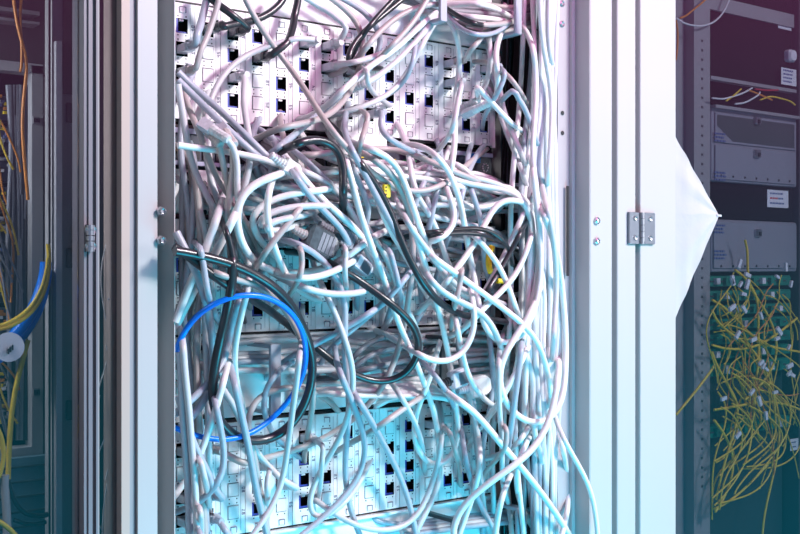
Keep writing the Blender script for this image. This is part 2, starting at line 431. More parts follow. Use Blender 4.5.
# ------------------------------------------------------------ patch panels
PZ = {1: H+.2265, 2: H-.0108, 3: H-.2400}
ROW = [.0385, .0130, -.0125, -.0380]
PIT = .0316
def portpos(p, c, r): return Vector((.012+PIT*c, 0, PZ[p]+ROW[r-1]))
OPEN = {1: '0:1;2:24;3:1;4:34;5:23;7:3;8:13;9:23;9:24;10:3;11:13;13:14;14:4;7:1;8:1', 2: '3:14;5:124;6:3;7:4;8:4;1:3;0:2;9:3;10:1;11:2;12:4;14:3;13:1', 3: '5:234;6:3;3:4;9:234;10:1234;13:1;13:4;12:4;14:2;7:1'}
PLUG = {1: '0:23;1:1;2:13;3:2;5:1;6:12;7:24;8:4;12:12;13:3;14:13', 2: '0:1;4:1;6:1;8:1;12:2', 3: '0:134;1:134;3:2;5:1;4:3;11:1;14:1'}
def parse(s):
    d = set()
    for t in s.split(';'):
        c, r = t.split(':')
        for q in r: d.add((int(c), int(q)))
    return d
GL = {'0':['111','101','101','101','111'],'1':['010','110','010','010','111'],'2':['111','001','111','100','111'],'3':['111','001','111','001','111'],'4':['101','101','111','001','001'],
      '5':['111','100','111','001','111'],'6':['111','100','111','101','111'],'7':['111','001','010','010','010'],'8':['111','101','111','101','111'],'9':['111','101','111','001','111']}
def digits(mb, txt, x, z, s, v, m):
    """tiny numbers printed sideways, reading upwards"""
    for i, ch in enumerate(txt):
        for r, row in enumerate(GL[ch]):
            for c, b in enumerate(row):
                if b == '1':
                    xx = x+r*s; z2 = z+(i*4+c)*s
                    mb.add([(xx,v,z2),(xx+s,v,z2),(xx+s,v,z2+s),(xx,v,z2+s)], [(0,1,2,3)], m)
PW, PH = .0070, .0080
for P in (1,2,3):
    t = empty('patch_bay', (.235, 0, PZ[P]-.0665))
    tag(t, {1:'uppermost white modular patch panel with rows of square jacks', 2:'middle white patch panel half buried under the cable tangle', 3:'lowest white patch panel below the big blue and black loops'}[P], 'patch panel')
    zc = PZ[P]; z0, z1 = zc-.0655, zc+.0655
    m = MB(); m.box((-.018,.010,z0),(.4715,.030,z1), BLACK); m.box((-.018,.004,z0-.001),(.4715,.012,z0+.002), DOT); m.box((-.018,.004,z1-.002),(.4715,.012,z1+.001), DOT)
    m.build('backing', t)
    m = MB(); m.box((.4706-.0016,.000,z0),(.4745,.010,z1), PANEL); m.build('end_cap', t)
    op, pl = parse(OPEN[P]), parse(PLUG[P])
    for c in range(15):
        uc = .012+PIT*c; a, b = uc-PIT/2+.0004, uc+PIT/2-.0004
        if c == 14: b = .4688
        m = MB()
        # face with four openings
        def q(x0,zb,x1,zt,v=0.0,mm=PANEL): m.add([(x0,v,zb),(x1,v,zb),(x1,v,zt),(x0,v,zt)],[(0,1,2,3)],mm)
        pl_, pr_ = uc-PW, uc+PW
        q(a,z0+.002,pl_,z1-.002); q(pr_,z0+.002,b,z1-.002)
        zs = [z1-.002]+[e for r in range(4) for e in (zc+ROW[r]+PH, zc+ROW[r]-PH)]+[z0+.002]
        for k in range(0,10,2): q(pl_,zs[k+1],pr_,zs[k])
        m.box((a,.0001,z0+.002),(a+.0003,.009,z1-.002),PANEL); m.box((b-.0003,.0001,z0+.002),(b,.009,z1-.002),PANEL)
        m.box((a,.0001,z0+.002),(b,.009,z0+.0024),PANEL); m.box((a,.0001,z1-.0024),(b,.009,z1-.002),PANEL)
        # engraved line, latch outlines, pins, numbers
        m.box((uc+.0098,-.0002,z0+.006),(uc+.0101,.0002,z1-.006), MARK)
        for zq in (z1-.0125, z0+.0045):
            m.bevbox((uc-.003,-.0016,zq),(uc+.004,.0,zq+.006), PANEL, .0005)
            m.box((uc+.0035,-.0018,zq),(uc+.0044,.0,zq+.0065), MARK); m.box((uc-.003,-.0018,zq+.0058),(uc+.0040,.0,zq+.0066), MARK)
        for r in range(4):
            for sx in (-1,1):
                for sz in (-1,1):
                    x = uc+sx*.0048; z = zc+ROW[r]+sz*.0104
                    m.box((x-.0006,-.0004,z-.0007),(x+.0006,.0,z+.0007), DOT)
            if c < 14:
                n1 = str(10+(c*4+r)*7 % 90); n2 = str(10+(c*5+r*3+P)*3 % 80)
                digits(m, n1, uc+.0112, zc+ROW[r]-.0042, .00088, -.0002, MARK)
                digits(m, n2, uc+.0078-.0008, zc+ROW[r]-.003, .00042, -.0002, MARK) if False else None
        mod = m.build('jack_module', t)
        for r in range(4):
            z = zc+ROW[r]; k = MB()
            is_open, is_plug = (c,r+1) in op, (c,r+1) in pl
            d = .0095 if (is_open or is_plug) else .0026
            mm = BLACK if (is_open or is_plug) else MARK
            x0,x1,zb,zt = pl_,pr_,z-PH,z+PH
            k.add([(x0,0,zb),(x1,0,zb),(x1,0,zt),(x0,0,zt),(x0,d,zb),(x1,d,zb),(x1,d,zt),(x0,d,zt)],[(0,1,5,4),(1,2,6,5),(2,3,7,6),(3,0,4,7),(4,5,6,7)],mm)
            if is_open:
                k.box((x0+.0002,.0006,zb+.0004),(x0+.0026,.004,zt-.0004), JACKB)
                k.box((x0+.003,.002,zb+.0002),(x1-.0002,.0035,zb+.0022), JACKB)
                k.box((x0+.0045,.0012,zt-.0026),(x1-.0045,.005,zt-.0006), PANEL)
            elif not is_plug:
                k.bevbox((x0+.0009,-.0006,zb+.0006),(x1-.0003,.0022,zt-.0009), PANEL, .0005)
            k.build('port', mod)

# 1U switch between the upper panels
sw = empty('network_switch', (.235, 0, H+.112)); tag(sw, 'slim dark network switch under the uppermost patch panel', 'network switch')
m = MB(); m.box((-.018,.004,H+.112),(.4715,.25,H+.154), SWITCH); m.box((-.018,.001,H+.1475),(.4715,.004,H+.1530), SWEDGE); m.box((-.018,.001,H+.1125),(.4715,.004,H+.1170), SWEDGE); m.build('case', sw)
m = MB(); m.box((.425,.0,H+.139),(.448,.003,H+.151), BLUEL); m.build('blue_label', sw)
m = MB(); m.box((-.018,.0,H+.124),(.004,.003,H+.131), YEL); m.build('yellow_marker', sw)
for k in range(24):
    x = .012+k*.0165
    for zq in (H+.1215,):
        m = MB(); m.box((x-.0062,.002,zq-.002),(x+.0062,.004,zq+.012), DOT); m.box((x-.0062,.0015,zq+.013),(x-.001,.003,zq+.0145), mat('green_led', (.05,.5,.15), .4) if k%3 else YEL); m.build('port', sw)
for (x, z, s_) in ((.459,H+.1335,1),):
    m = MB()
    for j in range(9):
        a = 2*math.pi*j/9; m.box((x+.005*math.cos(a)-.0008,.002,z+.005*math.sin(a)-.0008),(x+.005*math.cos(a)+.0008,.0038,z+.005*math.sin(a)+.0008), STICK)
    m.build('emblem', sw)
# white paper strip above the tangle
m = MB(); a = at(345,148,-.045); b = at(386,137.5,-.045)
m.bevbox((a.x,-.047,a.z),(b.x,-.045,b.z+.002), PANEL, .0004); m.box((a.x,-.045,a.z+.002),(b.x,.001,a.z+.004), PANEL)
tag(m.build('label_plate'), 'blank white label plate above the centre of the tangle', 'label plate')
# pale plate with sockets
pp = empty('socket_plate', (.235,0,H+.060)); tag(pp, 'pale plate with a black socket behind the cables at left', 'socket plate')
m = MB(); m.box((-.018,.003,H+.060),(.4715,.03,H+.108), PLATE); m.build('plate', pp)
m = MB()
c = at(187.5,190,.003)
for dz,w,h in ((.016,.004,.007),(.008,.0028,.004),(.0,.0045,.007),(-.009,.0045,.008)): m.bevbox((c.x-w,-.004,c.z+dz-h/2),(c.x+w,.003,c.z+dz+h/2), BLACK, .001)
m.build('socket', pp)
m = MB()
for k in range(9):
    c = at(184+k*5.2,211+.3*k,.003); m.lathe(c,(0,-1,0),[(.0028,0),(.0028,.0006)],DOT,12)
m.build('vent_hole', pp)

# cable managers (plates with D rings)
def manager(z0, z1, label, rings):
    t = empty('cable_manager', (.235,0,z0)); tag(t, label, 'cable manager')
    m = MB(); m.box((-.018,.004,z0+.002),(.4715,.02,z1-.002), PLATE); m.box((-.018,-.004,z1-.005),(.4715,.004,z1-.002), PLATE); m.build('plate', t)
    for (x, d, mm, w) in rings:
        r = MB(); a, b = z0+.008, z1-.010; w2 = w
        r.bevbox((x-w2,-d,a),(x+w2,-d+.004,b), mm, .0012)
        r.bevbox((x-w2,-d+.0041,b-.005),(x+w2,.004,b), mm, .001)
        r.bevbox((x-w2,-d+.0041,a),(x+w2,.004,a+.005), mm, .001)
        r.build('ring', t)
manager(H+.2915, H+.385, 'pale cable manager plate along the top of the photo', [(uu(444,-.07),.07,RINGM,.0055),(uu(519,-.07),.07,RINGM,.0055)])
manager(H-.1730, H-.0755, 'pale cable manager plate inside the big blue loop', [(uu(203,-.02),.05,RINGD,.0055),(uu(276,-.05),.05,RINGM,.007),(uu(440,-.04),.05,RINGD,.006),(uu(521,-.05),.05,RINGM,.0065)])
manager(H-.400, H-.3045, 'pale cable manager plate along the bottom of the photo', [(uu(443,-.03),.055,RINGD,.005),(uu(521,-.055),.055,RINGM,.0065)])
# ring beside the middle tangle
t = MB(); c = at(521,197,-.06); 
t.bevbox((c.x-.006,-.075,c.z-.020),(c.x+.006,-.071,c.z+.018), RINGM, .001); t.bevbox((c.x-.006,-.0709,c.z+.013),(c.x+.006,.01,c.z+.018), RINGM, .001); t.bevbox((c.x-.006,-.0709,c.z-.020),(c.x+.006,.01,c.z-.015), RINGM, .001)
tag(t.build('cable_ring'), 'grey cable ring gathering cables right of the middle tangle', 'cable ring')

# ------------------------------------------------------------ patch cables
GRID = {}
CS = 3.0
def rpx(px, r): return r*F/(SA*(uu(px,-.05)-CU)+CA*(-.05-CV))
def lay(pxs, r, base, vmin, gap=1.7):
    """depth of every sample so that a cable lies on top of those laid before it"""
    out = []
    for (x, y) in pxs:
        R_ = rpx(x, r); k = int(math.ceil(R_/CS)); cx, cy = int(x//CS), int(y//CS)
        f = 1.0
        for i in range(-k, k+1):
            for j in range(-k, k+1):
                if i*i+j*j <= k*k+1:
                    f = min(f, GRID.get((cx+i, cy+j), 1.0))
        v = min(base, f-gap*r)
        lim = -.092 if x < 181 else (vmin if x > 198 else -.092+(vmin+.092)*(x-181)/17)
        out.append(max(v, lim))
    n = len(out)
    d = [min(out[max(0,i-3):i+4]) for i in range(n)]
    for _ in range(3): d = [sum(d[max(0,i-4):i+5])/len(d[max(0,i-4):i+5]) for i in range(n)]
    for (x, y), v in zip(pxs, d):
        cx, cy = int(x//CS), int(y//CS)
        for i in (-1,0,1):
            for j in (-1,0,1):
                if abs(i)+abs(j) < 2 or True: GRID[(cx+i,cy+j)] = min(GRID.get((cx+i,cy+j),1.0), v)
    return d
def plug(parent, p, kind, clear=None):
    """RJ45 plug standing in port position p, pointing out of the panel, with a ribbed boot"""
    m = MB(); cm = clear or CLEAR
    x, y, z = p
    m.bevbox((x-.0058,y-.018,z-.0052),(x+.0058,y+.004,z+.0040), cm, .0008)
    m.add([(x-.0028,y-.004,z+.0040),(x+.0028,y-.004,z+.0040),(x+.0028,y-.020,z+.0072),(x-.0028,y-.020,z+.0072),(x-.0028,y-.020,z+.0060),(x+.0028,y-.020,z+.0060)],[(0,1,2,3),(3,2,5,4),(4,5,1,0)],cm)
    m.build('plug', parent)
    b = MB(); jm = CM[kind]; y0 = y-.017
    b.bevbox((x-.0052,y0-.005,z-.0046),(x+.0052,y0,z+.0038), jm, .001)
    b.lathe((x,y0-.005,z-.0003),(0,-1,0),[(.0046,0),(.0042,.003),(.0046,.0035),(.0040,.0065),(.0044,.007),(.0038,.011)], jm, 10)
    b.build('boot', parent)
def boot(parent, p, d, kind, m_=None):
    """ribbed boot and clear plug at a loose or deep end; d points away from the cable"""
    b = MB(); jm = m_ or CM[kind]; d = Vector(d).normalized()
    prof = [(.0040,-.004),(.0050,-.002)]
    for k in range(4): prof += [(.0052,.001+k*.0035),(.0045,.0025+k*.0035)]
    prof += [(.0056,.016),(.0056,.020)]
    b.lathe(p, d, prof, jm, 10); b.build('boot', parent)
    q = MB(); a = d.orthogonal().normalized(); c = d.cross(a); e = p+d*.020
    vs = []
    for t in (0,.016):
        for sa, sc in ((-1,-1),(1,-1),(1,1),(-1,1)): vs.append(e+d*t+a*sa*.0057+c*sc*.0042)
    q.add(vs, [(3,2,1,0),(4,5,6,7),(0,1,5,4),(1,2,6,5),(2,3,7,6),(3,0,4,7)], CLEAR); q.build('plug', parent)
NC = [0]; XR = random.Random(5)
def K(kind, label, pts, a=None, b=None, r=.0036, base=-.022, vmin=-.132, group=None, name='patch_cable', cat='patch cable', deep=None, nn=8, gap=1.7, spl=5.0):
    if isinstance(pts, str): pts = [tuple(float(q) for q in s.split(',')) for s in pts.split()]
    P = list(pts)
    ext = [0, 0]
    if deep is None:
        for e_, (end, i0, i1) in enumerate(((a,0,1),(b,-1,-2))):
            x_, y_ = P[i0][0], P[i0][1]
            if (end is None or end == 'in') and 182 < x_ < 562 and 4 < y_ < 530:
                dx, dy = x_-P[i1][0], y_-P[i1][1]; l_ = math.hypot(dx,dy) or 1; dx /= l_; dy /= l_
                tn = XR.uniform(-.5,.5); L2 = 26 if y_ > 400 or y_ < 140 else 44
                q1 = (x_+dx*L2*.5, y_+dy*L2*.5); q2 = (x_+(dx-dy*tn)*L2, y_+(dy+dx*tn)*L2)
                if i0 == 0: P = [q2, q1]+P
                else: P = P+[q1, q2]
                ext[e_] = L2
    S = [(p.x, p.y) for p in catmull([(p[0],p[1],0) for p in P], spl)]
    for _ in range(2):
        q_ = S[:]
        for i in range(1, len(S)-1):
            h_ = min(3, i, len(S)-1-i); w_ = q_[i-h_:i+h_+1]; S[i] = (sum(a_[0] for a_ in w_)/len(w_), sum(a_[1] for a_ in w_)/len(w_))
    if deep is None: D = lay(S, r, base, vmin, gap)
    else: D = [deep(x,y) if callable(deep) else deep for x,y in S]
    W = [at(x, y, d) for (x,y), d in zip(S, D)]
    n = len(W)
    for (end, idx) in sorted(((a, 0), (b, -1)), key=lambda q: isinstance(q[0], tuple)):
        if isinstance(end, tuple):
            pp_ = portpos(*end); tip = Vector((pp_.x, -.034, pp_.z)); q = Vector((pp_.x,-.026,pp_.z))
            m_ = min(n//2, 7)
            seg = W if idx == 0 else W[::-1]
            seg = seg[2:]
            for i in range(min(m_,len(seg))):
                t = i/m_; seg[i] = Vector((seg[i].x, seg[i].y*t + (1-t)*min(-.040,seg[i].y), seg[i].z))
            seg = [q, tip] + seg
            W = seg if idx == 0 else seg[::-1]
        elif ext[idx] or end == 'in':       # disappears behind into the depth
            seg = W if idx == 0 else W[::-1]
            m_ = min(len(seg)//2, 10 if ext[idx] else 8)
            for i in range(m_): t = (i/m_)**.8; sx_, sy_ = (S if idx == 0 else S[::-1])[i]; seg[i] = at(sx_, sy_, seg[i].y*t+(1-t)*.009)
            W = seg if idx == 0 else seg[::-1]
    W = catmull([tuple(w) for w in W[::2]]+([tuple(W[-1])] if len(W)%2==0 else []), .005)
    m = MB(); m.tube(W, r, CM[kind], nn)
    o = m.build(name, origin=W[0]); tag(o, label, cat, group)
    for (end, idx) in ((a, 0), (b, -1)):
        if isinstance(end, tuple): plug(o, portpos(*end), kind, CLEARD if kind=='k' else None)
        elif end == 'L':
            p = W[0] if idx == 0 else W[-1]; d = ((W[0]-W[3]) if idx == 0 else (W[-1]-W[-4])).normalized()+Vector((0,1.3,0)); boot(o, p, d, kind)
    NC[0] += 1
    return o

R_ = random.Random(11)
def wander(x0,y0,x1,y1,n,amp,bow=0):
    P = []
    L_ = math.hypot(x1-x0,y1-y0) or 1; nx, ny = -(y1-y0)/L_, (x1-x0)/L_
    ph = R_.uniform(0,6); fr = R_.uniform(.8,1.8)
    for i in range(n+1):
        t = i/n; w = amp*math.sin(ph+fr*t*math.pi*2)*math.sin(math.pi*min(1,t*1.2+.1))+bow*math.sin(math.pi*t)+R_.uniform(-.15,.15)*amp
        P.append((x0+(x1-x0)*t+nx*w, y0+(y1-y0)*t+ny*w))
    return P
def pick(s): return R_.choice(s)

# --- deep vertical bundle at the right, in the side channel; darker jackets stand in for its shade
for k in range(13):
    v = R_.uniform(.02,.16); x = 500+ (k/13)*52+R_.uniform(-4,4)
    K(pick('dkkb'), 'shade-darkened cable running straight down deep in the side channel', wander(x,-30,x+R_.uniform(-14,10),560,7,R_.uniform(2,8)), deep=v, group='cables deep in the right side channel', nn=6)
# --- managers: horizontals
for k in range(5):
    y = 343+k*7
    K(pick('ghgb'), 'grey cable lying across the pale manager plate inside the big blue loop', [(176,y+R_.uniform(-10,16)),(225,y+R_.uniform(-5,9)),(265,y+R_.uniform(-8,5)),(305,y+R_.uniform(-4,8)),(345,y+R_.uniform(-3,9))]+([(400,y+4),(440,y-2),(500,y)] if k%3==0 else []), base=-.010, group='cables on the manager plate inside the big blue loop', gap=1.3)
for k in range(9):
    y = 334+k*7.4
    K(pick('hhg'), 'white cable running flat through the manager right of the black cable loop', [(408+R_.uniform(-10,10),y+R_.uniform(-3,3)),(440,y+1),(475,y+R_.uniform(-4,3)),(514,y*.6+.4*352),(530,352+k*2)], base=-.012, group='white cables flat in the manager', gap=1.3)
for k in range(4):
    y = 386+k*3.2
    K('h', 'thick white cable in the flat run just above the lowest patch panel', [(330,y+R_.uniform(-3,3)),(365,y+R_.uniform(-2,1)),(400,y),(438,y+1),(446,y+3)], base=-.014, group='flat white cables above the lowest patch panel', gap=1.2)
for (pp_) in ('354,356 365,341 389,335 405,336', '355,366 368,354 389,347 406,348', '357,372 375,366 395,364 408,360', '356,378 380,377 400,372 415,372'):
    K('d', 'grey cable bowed like a leaf on the plate left of the black loop', pp_, base=-.009, group='leaf-shaped bows on the manager plate', gap=1.2)
for k in range(4):
    y = 517+k*3.5
    K(pick('bbg'), 'cool grey cable lying across the bottom manager plate', [(395+k*3,y+8),(440,y+3),(475,y-2),(500,y-4),(530,y-8)], base=-.010, group='cables on the bottom manager plate', gap=1.2)
for k in range(7):
    K(pick('gwd'), 'grey cable behind the rings at the very top', [(375+k*9,-12),(415+k*6,6+k),(450,2+k*4),(490,4+k*5),(520,10+k*3),(545,-10+k*6)], base=-.015, group='cables behind the top rings', gap=1.2)

# --- left strands
for k in range(9):
    x = 178+k*2.6; x0_ = x
    x = 178+k*3.6+R_.uniform(-3,3); y0 = R_.choice([90,110,130,150,185,215])
    x1 = 178+R_.uniform(0,45); y1 = R_.choice([300,340,420,470,550])
    K(pick('gbwh'), 'grey cable hanging among the strands close to the left post', wander(x,y0,x1,y1,6,R_.uniform(4,11)), a='in', base=-.02, group='strands hanging by the left post', gap=1.5)
# --- the middle tangle: sweeps to the side ring
for k in range(17):
    x0 = 262+R_.uniform(0,190); y0 = 152+R_.uniform(0,26)+(x0-262)*.02
    yy = R_.uniform(-9,9)
    xm = x0+(521-x0)*.5
    K(pick('gghhb'), 'pale cable sweeping through the middle tangle to the side ring', [(x0,y0),(x0+(521-x0)*.25,y0+R_.uniform(-4,22)),(xm,y0+R_.uniform(0,36)),(x0+(521-x0)*.8,185+R_.uniform(-18,26)),(519,197+yy),(531,206+yy+R_.uniform(0,12)),(534+R_.uniform(-6,10),250+R_.uniform(0,60)),(534+R_.uniform(-14,14),380+R_.uniform(-40,100))], a='in', base=-.02, group='cables gathered by the side ring', gap=1.35, vmin=-.10)
for k in range(14):
    x0 = 235+R_.uniform(0,90); y0 = 150+R_.uniform(0,60); x1 = x0+R_.uniform(110,220); y1 = 180+R_.uniform(0,100)
    K(pick('gghbbw'), 'grey cable crossing inside the dense tangle below the network switch', wander(x0,y0,x1,y1,4,R_.uniform(4,12),R_.uniform(-14,34)), a='in', b='in', base=-.02, group='cables crossing inside the middle tangle', gap=1.35, vmin=-.10)
for k in range(8):
    x0 = 330+R_.uniform(0,150); y0 = 158+R_.uniform(0,35); x1 = x0+R_.uniform(-60,70); y1 = 290+R_.uniform(-40,60)
    K(pick('gghbb'), 'pale cable dropping from the tangle over the middle patch panel', wander(x0,y0,x1,y1,4,R_.uniform(4,10),R_.uniform(-24,24)), a='in', b='in', base=-.02, group='cables dropping over the middle patch panel', gap=1.35, vmin=-.10)
for k in range(5):
    x0 = 440+R_.uniform(0,80); x1 = x0+R_.uniform(-20,60); 
    K(pick('gbb'), 'cool grey cable hanging beside the right end of the lowest panel', wander(x0,300+R_.uniform(0,30),x1,470+R_.uniform(0,80),5,R_.uniform(5,13)), a='in', base=-.02, group='cables beside the right end of the lowest panel', gap=1.35, vmin=-.10)
for k in range(4):
    K(pick('bg'), 'short grey cable plugged near the right end of the uppermost panel', wander(486+R_.uniform(-4,12),60+R_.uniform(0,50),512+R_.uniform(0,14),150+R_.uniform(0,40),4,6), a='in', base=-.015, group='short cables at the right end of the uppermost panel', gap=1.35)
# --- near vertical bundle
xs = [511,519,525,532,538,543,547,551,554,556,521,534,541,549]
for k, x in enumerate(xs):
    K(pick('ghgbbd'), 'pale cable in the thick bundle falling down beside the drilled flange', [(x+16-k*.4+R_.uniform(-3,3),-15),(x+10+R_.uniform(-4,4),90),(x+R_.uniform(-5,5),200),(x+R_.uniform(-4,5),310),(x+R_.uniform(-8,4),430),(x+R_.uniform(-6,6),550)] if x<540 else [(x+2,-15),(x-2+R_.uniform(-2,3),60),(x+R_.uniform(-4,2),150),(x+1,240),(x+1+R_.uniform(-3,3),320),(x+R_.uniform(-3,4),400),(x+R_.uniform(-4,4),470),(x+R_.uniform(-3,5),550)], base=-.02, group='thick bundle beside the drilled flange', gap=1.1, vmin=-.075)

